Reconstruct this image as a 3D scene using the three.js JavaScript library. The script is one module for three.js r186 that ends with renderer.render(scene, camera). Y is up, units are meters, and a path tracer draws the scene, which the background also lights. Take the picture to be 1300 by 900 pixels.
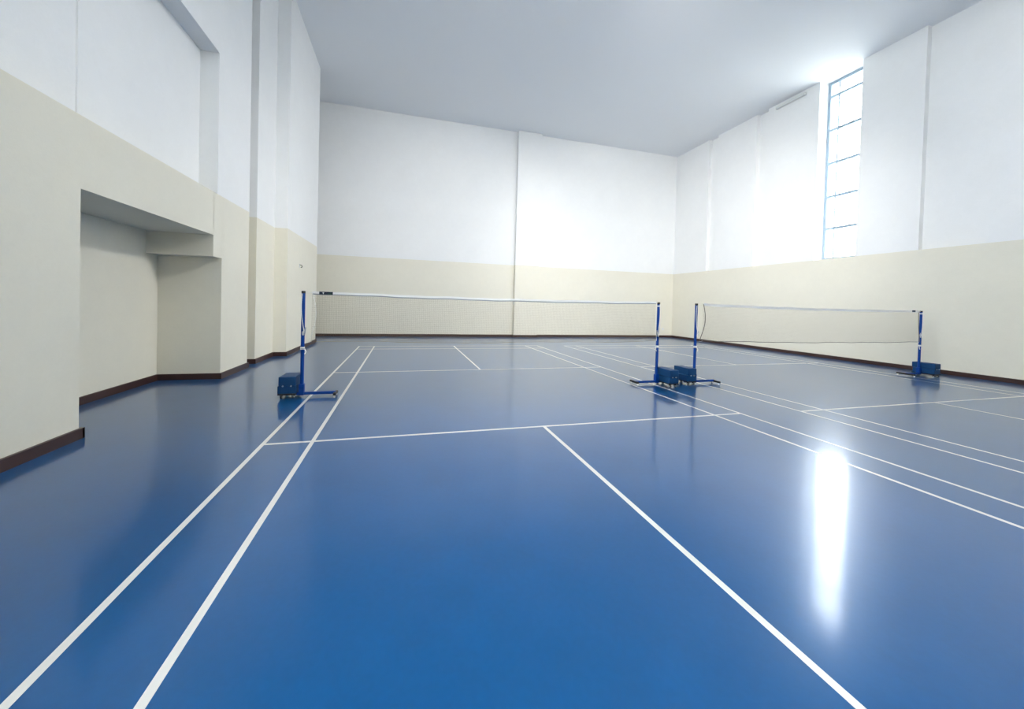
import * as THREE from 'three';
import { RoundedBoxGeometry } from 'three/addons/geometries/RoundedBoxGeometry.js';
import { mergeGeometries } from 'three/addons/utils/BufferGeometryUtils.js';
import { RectAreaLightUniformsLib } from 'three/addons/lights/RectAreaLightUniformsLib.js';

// ---------------------------------------------------------------- camera, sky, light, exposure
const renderer = new THREE.WebGLRenderer({ antialias: true });
renderer.toneMapping = THREE.LinearToneMapping;
renderer.toneMappingExposure = 1.14;
renderer.shadowMap.enabled = true;
RectAreaLightUniformsLib.init();
const scene = new THREE.Scene();

const camera = new THREE.PerspectiveCamera(2 * Math.atan(450 / 480.438) * 180 / Math.PI, 1300 / 900, 0.05, 400);
camera.position.set(-1.6898, 1.4854, 6.3236);
camera.rotation.set(-0.01674, -0.27505, 0.02744, 'YXZ');
camera.setViewOffset(1300, 900, 2.27, 55.79, 1300, 900);      // shift lens
camera.updateProjectionMatrix();
scene.add(camera);

// bright overcast sky let in by the windows; area lights and added floods join it
scene.background = new THREE.Color(0.955, 0.98, 1.0);
scene.backgroundIntensity = 15;
// added unseen flood lamps: x, z, aim, candela, half angle
const ADDED_FLOODS = [
  [-1.0, 2.6, [1, 1.3, -10], 90, 42, 'added unseen black flood lamp under the ceiling nearest the recessed wall'],
  [2.5, 2.2, [9.8, 2.1, -10], 280, 40, 'added unseen black flood lamp under the ceiling aimed at the far corner'],
  [5.0, 1.9, [11.7, 0.5, -7.5], 115, 38, 'added unseen black flood lamp under the ceiling aimed at the tall window bay'],
  [7.6, 1.9, [-2, 1.1, -9.6], 230, 40, 'added unseen black flood lamp under the ceiling aimed at the far pilaster'],
  [8.4, 3.0, [-5.2, 0.5, -1.7], 160, 25, 'added unseen black flood lamp under the ceiling nearest the window wall'],
];

// ---------------------------------------------------------------- helpers
let seed = 11;
const rnd = () => { seed = (seed * 1664525 + 1013904223) >>> 0; return seed / 4294967296; };
const used = {};
function numbered(n) { used[n] = (used[n] ?? -1) + 1; return used[n] ? n + '_' + String(used[n]).padStart(3, '0') : n; }
function metreUV(g) {                                          // uv in metres, by the way each face points
  const p = g.attributes.position, n = g.attributes.normal, uv = new Float32Array(p.count * 2);
  for (let i = 0; i < p.count; i++) {
    const ax = Math.abs(n.getX(i)), ay = Math.abs(n.getY(i)), az = Math.abs(n.getZ(i));
    if (ay >= ax && ay >= az) { uv[2 * i] = p.getX(i); uv[2 * i + 1] = p.getZ(i); }
    else if (ax >= az) { uv[2 * i] = p.getZ(i); uv[2 * i + 1] = p.getY(i); }
    else { uv[2 * i] = p.getX(i); uv[2 * i + 1] = p.getY(i); }
  }
  g.setAttribute('uv', new THREE.BufferAttribute(uv, 2));
  return g;
}
function box(x0, x1, y0, y1, z0, z1) {
  const g = new THREE.BoxGeometry(x1 - x0, y1 - y0, z1 - z0);
  g.translate((x0 + x1) / 2, (y0 + y1) / 2, (z0 + z1) / 2);
  return metreUV(g);
}
function rbox(x0, x1, y0, y1, z0, z1, r = 0.008) {
  const g = new RoundedBoxGeometry(x1 - x0, y1 - y0, z1 - z0, 2, r);
  g.translate((x0 + x1) / 2, (y0 + y1) / 2, (z0 + z1) / 2);
  return g;
}
function merge(list) {
  return list.length === 1 ? list[0] : mergeGeometries(list.map((g) => (g.index ? g.toNonIndexed() : g)));
}
function mesh(name, geos, mat, parent) {
  const m = new THREE.Mesh(merge([].concat(geos)), mat);
  m.name = name; m.castShadow = m.receiveShadow = true; parent.add(m);
  return m;
}
function structure(name) {
  const g = new THREE.Group(); g.name = name; g.userData.kind = 'structure'; scene.add(g); return g;
}
function thing(name, label, category, [x, y, z] = [0, 0, 0], group) {
  const g = new THREE.Group(); g.name = numbered(name); g.position.set(x, y, z);
  g.userData = { label, category }; if (group) g.userData.group = group;
  scene.add(g); return g;
}
const V = (x, y, z) => new THREE.Vector3(x, y, z);
function tube(points, r, seg = 24, rs = 6) {
  return new THREE.TubeGeometry(new THREE.CatmullRomCurve3(points.map((p) => V(...p))), seg, r, rs, false);
}
function rod(a, b, r, rs = 12) {
  const A = V(...a), B = V(...b), d = B.clone().sub(A), g = new THREE.CylinderGeometry(r, r, d.length(), rs);
  g.applyQuaternion(new THREE.Quaternion().setFromUnitVectors(V(0, 1, 0), d.clone().normalize()));
  g.translate((A.x + B.x) / 2, (A.y + B.y) / 2, (A.z + B.z) / 2);
  return g;
}

// ---------------------------------------------------------------- materials
function noiseGrid(n, cells) {                                  // smooth tiling value noise
  const k = []; for (let i = 0; i < cells * cells; i++) k.push(rnd());
  const s = (t) => t * t * (3 - 2 * t), out = new Float32Array(n * n);
  for (let y = 0; y < n; y++) for (let x = 0; x < n; x++) {
    const u = x / n * cells, v = y / n * cells, i = Math.floor(u), j = Math.floor(v), a = s(u - i), b = s(v - j);
    const g = (p, q) => k[((q + cells) % cells) * cells + (p + cells) % cells];
    out[y * n + x] = (g(i, j) * (1 - a) + g(i + 1, j) * a) * (1 - b) + (g(i, j + 1) * (1 - a) + g(i + 1, j + 1) * a) * b;
  }
  return out;
}
function tex(n, at, srgb, repeat = 1) {
  const d = new Uint8Array(n * n * 4);
  for (let i = 0; i < n * n; i++) { const c = at(i); d[4 * i] = c[0]; d[4 * i + 1] = c[1]; d[4 * i + 2] = c[2]; d[4 * i + 3] = 255; }
  const t = new THREE.DataTexture(d, n, n);
  t.wrapS = t.wrapT = THREE.RepeatWrapping; t.magFilter = THREE.LinearFilter; t.minFilter = THREE.LinearMipmapLinearFilter; t.generateMipmaps = true;
  if (srgb) t.colorSpace = THREE.SRGBColorSpace;
  t.repeat.set(repeat, repeat); t.needsUpdate = true;
  return t;
}
const fineN = noiseGrid(512, 128), midN = noiseGrid(512, 24), wideN = noiseGrid(512, 5), grainN = noiseGrid(512, 256);
const plasterBump = tex(512, (i) => { const v = 255 * (0.5 * fineN[i] + 0.3 * midN[i] + 0.2 * grainN[i]); return [v, v, v]; }, false, 1 / 1.2);
function paint(hex, spread) {
  const c = new THREE.Color(hex), s = [c.r, c.g, c.b].map((v) => 255 * (v <= 0.0031308 ? 12.92 * v : 1.055 * v ** (1 / 2.4) - 0.055));
  return tex(512, (i) => { const k = 1 + spread * (0.5 * (midN[i] - 0.5) + 0.8 * (wideN[i] - 0.5) + 0.4 * (fineN[i] - 0.5)); return s.map((v) => Math.min(255, v * k)); }, true, 1 / 3.1);
}
const M = {
  white: new THREE.MeshStandardMaterial({ map: paint('#eff0ef', 0.012), roughness: 0.75, bumpMap: plasterBump, bumpScale: 0.0006 }),
  cream: new THREE.MeshStandardMaterial({ map: paint('#e6e2d2', 0.016), roughness: 0.62, bumpMap: plasterBump, bumpScale: 0.0006 }),
  ceiling: new THREE.MeshStandardMaterial({ color: '#f6f7f7', roughness: 0.9 }),
  skirting: new THREE.MeshStandardMaterial({ color: '#3c2622', roughness: 0.4 }),
  line: new THREE.MeshStandardMaterial({ color: '#d2d1cd', roughness: 0.3 }),
  blue: new THREE.MeshPhysicalMaterial({ color: '#003c8a', roughness: 0.5, specularIntensity: 0.5 }),
  weight: new THREE.MeshPhysicalMaterial({ color: '#0b3d69', roughness: 0.55, specularIntensity: 0.6 }),
  black: new THREE.MeshStandardMaterial({ color: '#0d0f14', roughness: 0.5 }),
  steel: new THREE.MeshStandardMaterial({ color: '#c9ccd0', roughness: 0.3, metalness: 0.9 }),
  rubber: new THREE.MeshStandardMaterial({ color: '#5b5d60', roughness: 0.6 }),
  plastic: new THREE.MeshStandardMaterial({ color: '#e6e6e2', roughness: 0.4 }),
  tape: new THREE.MeshStandardMaterial({ color: '#f3f2ee', roughness: 0.85 }),
  shadedHem: new THREE.MeshStandardMaterial({ color: '#8e9499', roughness: 0.85 }),  // grey stands for shade on the folded lower tape edge
  cord: new THREE.MeshStandardMaterial({ color: '#f0f0ea', roughness: 0.8 }),
  netCord: new THREE.MeshStandardMaterial({ color: '#8a7d62', roughness: 0.9 }),
  edgeCord: new THREE.MeshStandardMaterial({ color: '#6f6b60', roughness: 0.9 }),
  patch: new THREE.MeshStandardMaterial({ color: '#1d2b3c', roughness: 0.7 }),
  patchGreen: new THREE.MeshStandardMaterial({ color: '#1f4a38', roughness: 0.7 }),
  frame: new THREE.MeshStandardMaterial({ color: '#93a5b4', roughness: 0.45, metalness: 0.3 }),
  glass: new THREE.MeshPhysicalMaterial({ color: '#ffffff', roughness: 0, transmission: 1, thickness: 0, ior: 1.5 }),
  ground: new THREE.MeshStandardMaterial({ color: '#8b8d88', roughness: 0.95 }),
  lens: new THREE.MeshStandardMaterial({ color: '#ffffff', roughness: 0.3, emissive: new THREE.Color(1.0, 0.985, 0.955), emissiveIntensity: 4 }),  // glowing fronts of the added flood lamps
  tubeGlass: new THREE.MeshStandardMaterial({ color: '#eef2f4', roughness: 0.3 }),
};

// ---------------------------------------------------------------- the hall
const H = 9.28, CREAM = 3.26, XL = -4.84, XR = 11.7, ZB = -10.25, ZN = 9.7, XOUT = -6.4;
const FLOOR = { x0: -6.6, x1: 12.6, z0: -10.6, z1: 10.0 };

// blue sealed sports floor with a few scuffs
const FN = 2048, floorPix = new Float32Array(FN * FN);
{
  const put = (x, z, v) => {
    const i = Math.round((x - FLOOR.x0) / (FLOOR.x1 - FLOOR.x0) * FN), j = Math.round((z - FLOOR.z0) / (FLOOR.z1 - FLOOR.z0) * FN);
    if (i >= 0 && j >= 0 && i < FN && j < FN) floorPix[j * FN + i] = Math.max(floorPix[j * FN + i], v);
  };
  for (let s = 0; s < 150; s++) {
    let x = -4.5 + rnd() * 15, z = -3 + rnd() * 10, a = rnd() * 6.28; const bend = (rnd() - 0.5) * 0.05, len = 12 + rnd() * 60, v = 0.04 + 0.12 * rnd();
    for (let k = 0; k < len; k++) { put(x, z, v * Math.sin(Math.PI * (k + 1) / (len + 1))); x += Math.cos(a) * 0.009; z += Math.sin(a) * 0.009; a += bend; }
  }
  for (let s = 0; s < 90; s++) put(-4.5 + rnd() * 15, -1 + rnd() * 9, 0.2 * rnd());
}
const floorMap = tex(FN, (i) => {
  const x = i % FN, y = (i - x) / FN, w = wideN[(y >> 2) * 512 + (x >> 2)], m = midN[(y & 511) * 512 + (x & 511)], f = grainN[(y & 511) * 512 + (x & 511)];
  const k = 1 + 0.05 * (w - 0.5) + 0.05 * (m - 0.5) + 0.03 * (f - 0.5), s = floorPix[i];
  return [2 * k + 120 * s, 73 * k + 90 * s, 127 * k + 70 * s];
}, true);
M.floor = new THREE.MeshPhysicalMaterial({ map: floorMap, roughness: 0.28, ior: 1.5, specularColor: new THREE.Color(0.08, 0.4, 0.7), clearcoat: 0.62, clearcoatRoughness: 0.11 });
const floorGeo = new THREE.BoxGeometry(FLOOR.x1 - FLOOR.x0, 0.3, FLOOR.z1 - FLOOR.z0);
const floor = mesh('floor', floorGeo, M.floor, scene);
floor.position.set((FLOOR.x0 + FLOOR.x1) / 2, -0.15, (FLOOR.z0 + FLOOR.z1) / 2);
floor.userData = { kind: 'structure' };

function court(cx, cz) {                                        // painted lines, 40 mm wide
  const strip = (x0, x1, z0, z1, dy) => {
    const g = box(cx + x0 - floor.position.x, cx + x1 - floor.position.x, 0.15 - 0.002, 0.15 + 0.0006 + dy, cz + z0 - floor.position.z, cz + z1 - floor.position.z);
    mesh('court_line', g, M.line, floor);
  };
  const w = 0.02;
  for (const x of [-3.03, -2.57, 2.57, 3.03]) strip(x - w, x + w, -6.7, 6.7, 0);
  for (const z of [-6.68, -5.92, -2.0, 2.0, 5.92, 6.68]) strip(-3.05, 3.05, z - w, z + w, 0.0002);
  strip(-w, w, -6.68, -2.0, 0.0004); strip(-w, w, 2.0, 6.68, 0.0004);
}
court(0, 0); court(7.105, 0.08);

const ceiling = structure('ceiling');
mesh('ceiling_slab', box(XOUT - 0.2, 12.6, H, H + 0.3, -10.6, 10), M.ceiling, ceiling);

// left wall: plan steps, a deep low recess with a dropped beam, a shallow high recess, unseen windows assumed from the wall light
const LW = [[3.0, 5.0], [5.15, 7.15], [7.3, 9.3]], LWY = [3.5, 8.8];
const wallLeft = structure('wall_left');
mesh('painted_lower_wall', [
  box(XOUT, XL, 0, CREAM, 1.46, ZN + 0.3), box(XOUT, -5.78, 0, CREAM, -1.63, 1.47),
  box(-5.79, XL, 2.53, CREAM, -1.31, 1.461), box(-5.79, XL, 2.165, CREAM, -1.63, -1.3),
  box(XOUT, XL, 0, CREAM, -2.83, -1.62), box(XOUT, -5.3, 0, CREAM, -3.36, -2.82),
  box(XOUT, -4.87, 0, CREAM, -4.56, -3.35), box(XOUT, -4.57, 0, CREAM, -7.93, -4.55),
  box(XOUT, -6.2, 0, CREAM, -10.5, -7.92),
], M.cream, wallLeft);
const up = [
  box(XOUT, XL, 5.68, H, -1.43, 3.0), box(XOUT, -5.12, CREAM, 5.68, -1.44, 1.08), box(XOUT, -5.14, CREAM, 5.68, 1.07, 2.7), box(XOUT, XL, CREAM, 5.68, 2.69, 3.0),
  box(XOUT, XL, CREAM, H, -2.83, -1.43), box(XOUT, -5.3, CREAM, H, -3.36, -2.82),
  box(XOUT, -4.87, CREAM, H, -4.56, -3.35), box(XOUT, -4.57, CREAM, H, -7.93, -4.55), box(XOUT, -6.2, CREAM, H, -10.5, -7.92),
  box(XOUT, XL, CREAM, LWY[0], 2.99, ZN + 0.3), box(XOUT, XL, LWY[1], H, 2.99, ZN + 0.3),
];
LW.forEach(([, b], i) => up.push(box(XOUT, XL, LWY[0], LWY[1], b, LW[i + 1] ? LW[i + 1][0] : ZN + 0.3)));
mesh('painted_upper_wall', up, M.white, wallLeft);

// far wall with one pilaster
const wallBack = structure('wall_back');
mesh('painted_lower_wall', [box(XOUT, 12.4, 0, CREAM, -10.6, ZB)], M.cream, wallBack);
mesh('painted_upper_wall', [box(XOUT, 12.4, CREAM, H, -10.6, ZB)], M.white, wallBack);
mesh('pilaster_lower', [box(3.12, 4.24, 0, CREAM, ZB - 0.01, ZB + 0.18)], M.cream, wallBack);
mesh('pilaster_upper', [box(3.12, 4.24, CREAM, H, ZB - 0.01, ZB + 0.18)], M.white, wallBack);

// window wall: solid below, piers with shallow bays above
const WIN = { z0: -3.32, z1: -2.08, x: 12.14 };
const wallRight = structure('wall_right');
mesh('painted_lower_wall', [box(XR, 12.4, 0, CREAM, -10.6, ZN + 0.3)], M.cream, wallRight);
mesh('painted_upper_wall', [
  ...[[-10.6, -8.11], [-7.62, -5.68], [-5.2, WIN.z0], [WIN.z1, -0.59], [0.65, ZN + 0.3]].map(([a, b]) => box(XR, 12.4, CREAM, H, a, b)),
  ...[[-8.12, -7.61], [-5.69, -5.19], [-0.6, 0.66]].map(([a, b]) => box(XR + 0.16, 12.4, CREAM, H, a, b)),
], M.white, wallRight);

const wallNear = structure('wall_near');
mesh('painted_lower_wall', [box(XOUT, 12.4, 0, CREAM, ZN, ZN + 0.3)], M.cream, wallNear);
mesh('painted_upper_wall', [box(XOUT, 12.4, CREAM, H, ZN, ZN + 0.3)], M.white, wallNear);

// dark skirting boards
const T = 0.03, BH = 0.105;
const sk = (name, list) => { const g = structure(name); for (const [x0, x1, z0, z1] of list) mesh('skirting_board', box(x0, x1, 0, BH, z0, z1), M.skirting, g); };
sk('baseboard_left', [
  [XL, XL + T, 1.43, ZN], [-5.78, XL + T, 1.43, 1.46], [-5.78, -5.78 + T, -1.62, 1.43], [-5.75, XL, -1.62, -1.62 + T], [XL, XL + T, -2.86, -1.59],
  [-5.3, XL, -2.86, -2.83], [-5.3, -5.27, -3.35, -2.86], [-5.27, -4.87, -3.35, -3.32], [-4.87, -4.84, -4.55, -3.32], [-4.84, -4.57, -4.55, -4.52],
  [-4.57, -4.54, -7.96, -4.52], [-6.2, -4.57, -7.96, -7.93], [-6.2, -6.17, -10.22, -7.96],
]);
sk('baseboard_back', [[-6.2, 3.12, ZB, ZB + T], [3.09, 3.12, ZB + T, ZB + 0.21], [3.12, 4.27, ZB + 0.18, ZB + 0.21], [4.24, 4.27, ZB + T, ZB + 0.18], [4.27, XR, ZB, ZB + T]]);
sk('baseboard_right', [[XR - T, XR, ZB + T, ZN]]);
sk('baseboard_near', [[XL + T, XR - T, ZN - T, ZN]]);

// windows
function windowUnit(name, [px, pz], turn, y0, y1, w, bars, verticals, daylight, strength) {   // pane plane at local z = 0, the room on its +z side
  const g = structure(name), f = 0.09, d = 0.05, h = w / 2;
  g.position.set(px, 0, pz); g.rotation.y = turn;
  mesh('window_frame', [box(-h, h, y0, y0 + f, -d, d), box(-h, h, y1 - f, y1, -d, d), box(-h, -h + f, y0 + f, y1 - f, -d, d), box(h - f, h, y0 + f, y1 - f, -d, d)], M.frame, g);
  for (const y of bars) mesh('mullion', box(-h + f, h - f, y - 0.04, y + 0.04, -0.045, 0.045), M.frame, g);
  for (const x of verticals) mesh('mullion', box(x - 0.02, x + 0.02, y0 + f, y1 - f, -0.02, 0.02), M.frame, g);
  const ys = [y0 + f, ...bars.slice().sort((p, q) => p - q), y1 - f], xs = [-h + f, ...verticals, h - f];
  for (let i = 0; i + 1 < ys.length; i++) for (let j = 0; j + 1 < xs.length; j++) {
    const p = new THREE.PlaneGeometry(xs[j + 1] - xs[j], ys[i + 1] - ys[i]);
    p.translate((xs[j] + xs[j + 1]) / 2, (ys[i] + ys[i + 1]) / 2, 0);
    mesh('pane', p, M.glass, g).castShadow = false;
  }
  const inward = V(Math.sin(turn), 0, Math.cos(turn)), at = V(px, (y0 + y1) / 2, pz).addScaledVector(inward, -0.05);
  const l = new THREE.RectAreaLight(daylight, strength, w - 0.1, y1 - y0 - 0.1);      // daylight in the opening
  l.position.copy(at); l.lookAt(at.clone().add(inward)); scene.add(l);
}
windowUnit('window_1', [WIN.x, (WIN.z0 + WIN.z1) / 2], -Math.PI / 2, CREAM, H, WIN.z1 - WIN.z0, [8.79, 7.66, 6.54, 5.41, 4.33], [-0.3], new THREE.Color(0.82, 0.92, 1.0), 2.5);
LW.forEach(([a, b], i) => windowUnit('window_' + (i + 2), [-5.2, (a + b) / 2], Math.PI / 2, LWY[0], LWY[1], b - a, [5.3, 7.0], [], new THREE.Color(0.955, 0.98, 1.0), 4.5));  // assumed windows out of view, lighting the right and back walls

const ground = structure('ground_outside');
mesh('paving', box(-60, 80, -0.5, -0.31, -70, 70), M.ground, ground);

// unseen flood lamps added under the ceiling to brighten the far and left walls
function added_flood(x, y, z, [ax, ay, az], cd, half, label) {
  const t = thing('added_flood', label, 'added_flood', [x, y, z], 'added unseen flood lamps under the ceiling');
  mesh('bracket', [rod([0, 0.08, 0], [0, H - y, 0], 0.02, 10), rbox(-0.27, 0.27, 0.06, 0.09, -0.02, 0.02, 0.006), rbox(-0.27, -0.255, -0.06, 0.09, -0.02, 0.02, 0.005), rbox(0.255, 0.27, -0.06, 0.09, -0.02, 0.02, 0.005)], M.steel, t);
  const head = new THREE.Group(); head.name = 'lamp_head'; t.add(head);
  head.lookAt(ax, ay, az);
  mesh('housing', [rbox(-0.24, 0.24, -0.17, 0.17, -0.14, 0.03, 0.02)], M.black, head);
  mesh('lens', [rbox(-0.21, 0.21, -0.14, 0.14, 0.028, 0.036, 0.003)], M.lens, head);
  const l = new THREE.SpotLight(new THREE.Color(1.0, 0.985, 0.955), cd, 0, half * Math.PI / 180, 1, 2);
  const p = V(ax, ay, az), at = V(x, y, z), d = p.clone().sub(at).normalize();
  l.position.copy(at).addScaledVector(d, 0.06); l.target.position.copy(p); l.castShadow = true; l.shadow.radius = 18; l.shadow.mapSize.set(1024, 1024);
  scene.add(l, l.target);
}
for (const [x, z, a, cd, half, lab] of ADDED_FLOODS) added_flood(x, 8.75, z, a, cd, half, lab);

// ---------------------------------------------------------------- net posts on wheeled weighted bases
// built facing +x (arm towards the net); s = -1 mirrors it
function netPost(x, z, s, label, o) {
  const t = thing('net_post', label, 'net post', [x, 0, z], 'blue wheeled net posts');
  const bx = (a, b, ...r) => rbox(Math.min(s * a, s * b), Math.max(s * a, s * b), ...r);
  const HP = 1.6;
  mesh('pole', [rod([0, 0.05, 0], [0, HP - 0.035, 0], 0.026, 20)], M.blue, t);
  mesh('pole_cap', [rod([0, HP - 0.035, 0], [0, HP, 0], 0.0275, 20)], M.black, t);
  mesh('collar', [rod([0, 0.735, 0], [0, 0.76, 0], 0.031, 20)], M.plastic, t);
  if (o.topBand) mesh('collar', [rod([0, HP - 0.085, 0], [0, HP - 0.06, 0], 0.029, 20)], M.plastic, t);
  // cleat with the tied net rope
  const cl = mesh('cleat', [rbox(s * 0.022 - 0.012, s * 0.022 + 0.022, 0.97, 1.03, 0.005, 0.035, 0.005), rod([s * 0.03, 0.94, 0.02], [s * 0.045, 1.055, 0.03], 0.008, 8)], M.steel, t);
  mesh('tie_rope', [tube([[-s * 0.01, 1.56, 0.027], [-s * 0.02, 1.4, 0.026], [-s * 0.012, 1.22, 0.029], [s * 0.004, 1.1, 0.03], [s * 0.02, 1.0, 0.04], [s * 0.012, 0.93, 0.036], [s * 0.004, 0.98, 0.04], [s * 0.03, 1.01, 0.042]], 0.0055, 60)], M.cord, t);
  mesh('knot', [new THREE.TorusGeometry(0.03, 0.006, 6, 20).rotateX(Math.PI / 2).translate(0, 0.725, 0), tube([[s * 0.03, 0.725, 0.01], [s * 0.05, 0.69, 0.02], [s * 0.035, 0.65, 0.025]], 0.006, 16)], M.cord, t);
  // base beam: arm under the net, socket, trolley tray behind
  const [z0, z1] = o.boxZ, [b0, b1] = o.boxX;                    // weight box, measured from the pole away from the net
  mesh('base_arm', [bx(-b1, o.arm, 0.035, 0.075, -0.025, 0.025, 0.006)], M.blue, t);
  mesh('foot_bar', [rbox(s * o.arm - 0.02, s * o.arm + 0.02, 0.03, 0.065, o.footZ[0], o.footZ[1], 0.006)], M.black, t);
  for (const zz of o.footZ) mesh('foot_pad', [rod([s * o.arm, 0, zz + Math.sign(-zz) * 0.02], [s * o.arm, 0.035, zz + Math.sign(-zz) * 0.02], 0.014, 10)], M.plastic, t);
  mesh('socket', [rbox(-0.036, 0.036, 0.03, 0.2, -0.036, 0.036, 0.006)], M.blue, t);
  mesh('tray', [bx(-b1 - 0.01, -b0, 0.055, 0.075, z0, z1, 0.004)], M.black, t);
  mesh('weight_block', [bx(-b1 - 0.015, -b0 + 0.005, 0.072, 0.19, z0 + 0.02, z1 - 0.01, 0.012)], M.weight, t).userData.label = 'lower dark blue weight block';
  mesh('weight_block', [bx(-b1, -b0, 0.192, 0.325, z0, z1, 0.012)], M.weight, t).userData.label = 'upper dark blue weight block';
  for (const xx of [b0 + 0.06, b1 - 0.06]) mesh('bolt', [rod([-s * xx, 0.19, z1 - 0.005], [-s * xx, 0.19, z1 + 0.008], 0.012, 10)], M.steel, t);
  for (const zz of [z0 + 0.05, z1 - 0.04]) for (const xx of [b0 + 0.04, b1 - 0.03]) {
    const w = mesh('wheel', [rod([-s * xx - 0.012, 0.027, zz], [-s * xx + 0.012, 0.027, zz], 0.027, 16)], M.rubber, t);
    mesh('wheel_hub', [rod([-s * xx - 0.015, 0.027, zz], [-s * xx + 0.015, 0.027, zz], 0.013, 12)], M.plastic, w);
    mesh('wheel_fork', [rbox(-s * xx - 0.018, -s * xx + 0.018, 0.03, 0.06, zz - 0.012, zz + 0.012, 0.003)], M.black, w);
  }
  return t;
}
netPost(-3.14, 0, 1, 'blue wheeled net post beside the low wall recess, weight blocks on its wall side', { boxX: [0.06, 0.29], boxZ: [-0.28, 0.1], arm: 0.47, footZ: [-0.1, 0.12] });
netPost(3.1, 0, -1, 'blue wheeled net post between the courts, tied to the net before the pilaster', { boxX: [0.045, 0.24], boxZ: [-0.12, 0.34], arm: 0.44, footZ: [-0.2, 0.06], topBand: true });
netPost(3.91, 0.09, 1, 'blue wheeled net post between the courts, tied to the net below the tall window', { boxX: [0.045, 0.235], boxZ: [-0.3, 0.12], arm: 0.48, footZ: [-0.06, 0.16] });
netPost(10.6, 0.09, -1, 'blue wheeled net post standing close to the window wall', { boxX: [0.045, 0.25], boxZ: [-0.16, 0.28], arm: 0.42, footZ: [-0.2, 0.16], topBand: true });

// ---------------------------------------------------------------- nets
function net(x0, x1, xa, xb, label, o) {                        // mesh from x0 to x1, cords on to the posts at xa, xb
  const t = thing('badminton_net', label, 'net', [(x0 + x1) / 2, 0, 0]);
  t.position.z = o.z ?? 0;
  const mid = (x0 + x1) / 2, half = (x1 - x0) / 2;
  const top = (x) => { const k = x / half; return 1.585 + o.tilt * k - 0.026 * (1 - k * k) + 0.003 * Math.sin(x * 5.1) + 0.002 * Math.sin(x * 11.3); };
  const bot = (x) => top(x) - 0.74 + o.wave * Math.sin(x * 2.1) + o.drop * (x / half);
  const band = (h0, h1, th, m, name) => {
    const g = new THREE.BoxGeometry(2 * half, 1, th, 160, 1, 1), p = g.attributes.position;
    for (let i = 0; i < p.count; i++) p.setY(i, top(p.getX(i)) + (p.getY(i) > 0 ? h1 : h0));
    g.computeVertexNormals(); mesh(name, g, m, t);
  };
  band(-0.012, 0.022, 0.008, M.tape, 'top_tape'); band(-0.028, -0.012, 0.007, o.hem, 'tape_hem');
  const cords = [], R = o.cord;
  for (let x = -half; x <= half + 1e-6; x += 0.0203) cords.push(rod([x, bot(x), 0], [x, top(x) - 0.02, 0], R, 3));
  for (let j = 1; j < 36; j++) {
    const f = j / 36, n = 26;
    for (let k = 0; k < n; k++) {
      const a = -half + 2 * half * k / n, b = -half + 2 * half * (k + 1) / n, y = (x) => bot(x) + (top(x) - bot(x)) * f;
      cords.push(rod([a, y(a), 0], [b, y(b), 0], R, 3));
    }
  }
  const m = mesh('net_mesh', cords, M.netCord, t); m.userData.kind = 'stuff';
  const bp = []; for (let k = 0; k <= 40; k++) { const x = -half + 2 * half * k / 40; bp.push([x, bot(x), 0]); }
  mesh('bottom_cord', tube(bp, o.bottomR, 120, 5), o.bottomMat, t);
  for (const s of [-1, 1]) {
    const x = s * half, pts = []; for (let k = 0; k <= 6; k++) { const f = k / 6; pts.push([x - s * 0.05 * Math.sin(Math.PI * Math.min(1, f * 1.05)) * (o.slack[s < 0 ? 0 : 1]) + s * o.drift * f * f, top(x) + (bot(x) - top(x)) * f, 0.003]); }
    mesh('side_cord', tube(pts, o.sideR, 20, 5), o.sideMat, t);
    mesh('tie_cord', tube([[x, top(x), 0], [((s < 0 ? xa : xb) - mid + x) / 2, top(x) + 0.001, 0], [(s < 0 ? xa : xb) - mid - s * 0.026, top(x) + 0.003, 0]], 0.003, 8, 5), M.cord, t);
    if (o.lowTie[s < 0 ? 0 : 1]) mesh('tie_cord', tube([[x, bot(x), 0], [((s < 0 ? xa : xb) - mid + x) / 2, bot(x) - 0.02, 0], [(s < 0 ? xa : xb) - mid - s * 0.026, bot(x) - 0.02, 0]], 0.003, 8, 5), M.cord, t);
  }
  // sewn label on the tape: dark ground, a pale notch, green end
  const lx = o.labelX - mid, w = o.labelW, ly = top(lx) + 0.004, z = 0.006;
  const lab = mesh('sewn_label', box(lx - w / 2, lx + w / 2, ly - 0.024, ly + 0.02, -z, z), M.patch, t); lab.userData.label = 'small dark sewn label';
  if (w > 0.12) {
    const notch = new THREE.Shape([new THREE.Vector2(-0.012, 0.014), new THREE.Vector2(0.012, 0.014), new THREE.Vector2(0.004, -0.008), new THREE.Vector2(0, -0.014), new THREE.Vector2(-0.004, -0.008)]);
    mesh('label_mark', new THREE.ExtrudeGeometry(notch, { depth: 0.001, bevelEnabled: false }).translate(lx - w * 0.2, ly - 0.004, z), M.tape, lab);
    mesh('label_mark', box(lx + w * 0.12, lx + w * 0.42, ly - 0.018, ly - 0.004, z, z + 0.001), M.patchGreen, lab);
  }
}
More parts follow.
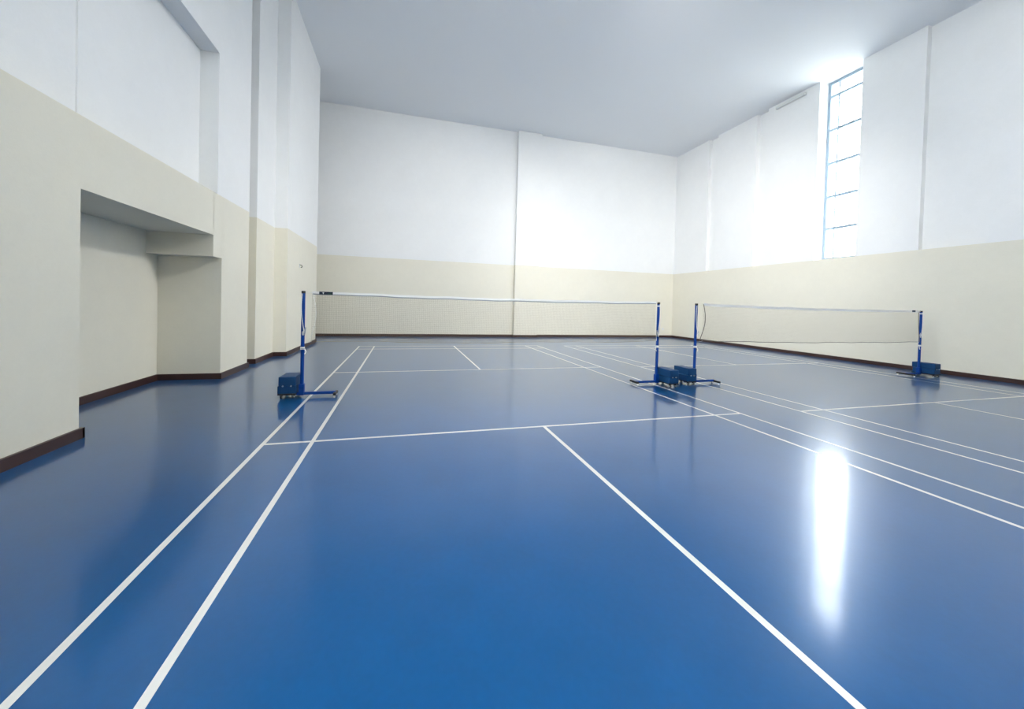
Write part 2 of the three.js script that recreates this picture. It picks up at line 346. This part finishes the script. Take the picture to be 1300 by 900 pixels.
net(-3.02, 3.045, -3.14, 3.1, 'wide badminton net with a dark sewn label on its white tape, before the pilaster wall',
  { wave: 0.01, hem: M.shadedHem, tilt: 0.004, drop: 0, cord: 0.0009, bottomR: 0.0025, bottomMat: M.netCord, sideR: 0.004, sideMat: M.cord, drift: 0.03, slack: [1.3, 0.1], lowTie: [1, 0], labelX: -2.83, labelW: 0.19 });
net(4.08, 10.51, 3.91, 10.6, 'fine badminton net with a dark lower cord, stretched along below the tall window',
  { wave: 0.003, hem: M.tape, tilt: 0, drop: -0.01, cord: 0.0007, bottomR: 0.0055, bottomMat: M.edgeCord, sideR: 0.007, sideMat: M.edgeCord, drift: 0.07, slack: [1.3, 0.1], lowTie: [1, 1], labelX: 10.32, labelW: 0.12, z: 0.09 });

// ---------------------------------------------------------------- small fittings
{
  const t = thing('batten_light', 'slim unlit fluorescent batten fixed high on the window wall by the ceiling', 'light fitting', [XR, 9.12, -4.3]);
  mesh('housing', rbox(-0.07, 0, -0.04, 0.04, -0.54, 0.54, 0.008), M.plastic, t);
  mesh('fluorescent_tube', rod([-0.1, -0.03, -0.5], [-0.1, -0.03, 0.5], 0.014, 14), M.tubeGlass, t);
  for (const z of [-0.51, 0.51]) mesh('tube_holder', rbox(-0.12, -0.06, -0.055, 0.01, z - 0.015, z + 0.015, 0.005), M.plastic, t);
}
{
  const t = thing('wall_hook', 'small dark metal hook high on the cream stepped wall', 'hook', [-4.57, 2.42, -5.73]);
  mesh('hook_plate', rbox(0, 0.008, -0.05, 0.05, -0.025, 0.025, 0.003), M.steel, t);
  mesh('hook_arm', tube([[0.006, 0.02, 0], [0.05, 0.015, 0], [0.065, -0.02, 0], [0.05, -0.05, 0], [0.03, -0.04, 0]], 0.01, 20), M.black, t);
}
{
  const t = thing('wall_socket', 'small white socket plate low on the far cream wall near the corner', 'socket', [11.15, 0.43, ZB]);
  mesh('socket_plate', rbox(-0.06, 0.06, -0.06, 0.06, 0, 0.012, 0.005), M.plastic, t);
  for (const x of [-0.02, 0.02]) mesh('socket_hole', rod([x, 0, 0.008], [x, 0, 0.0135], 0.008, 10), M.black, t);
}
renderer.render(scene, camera);
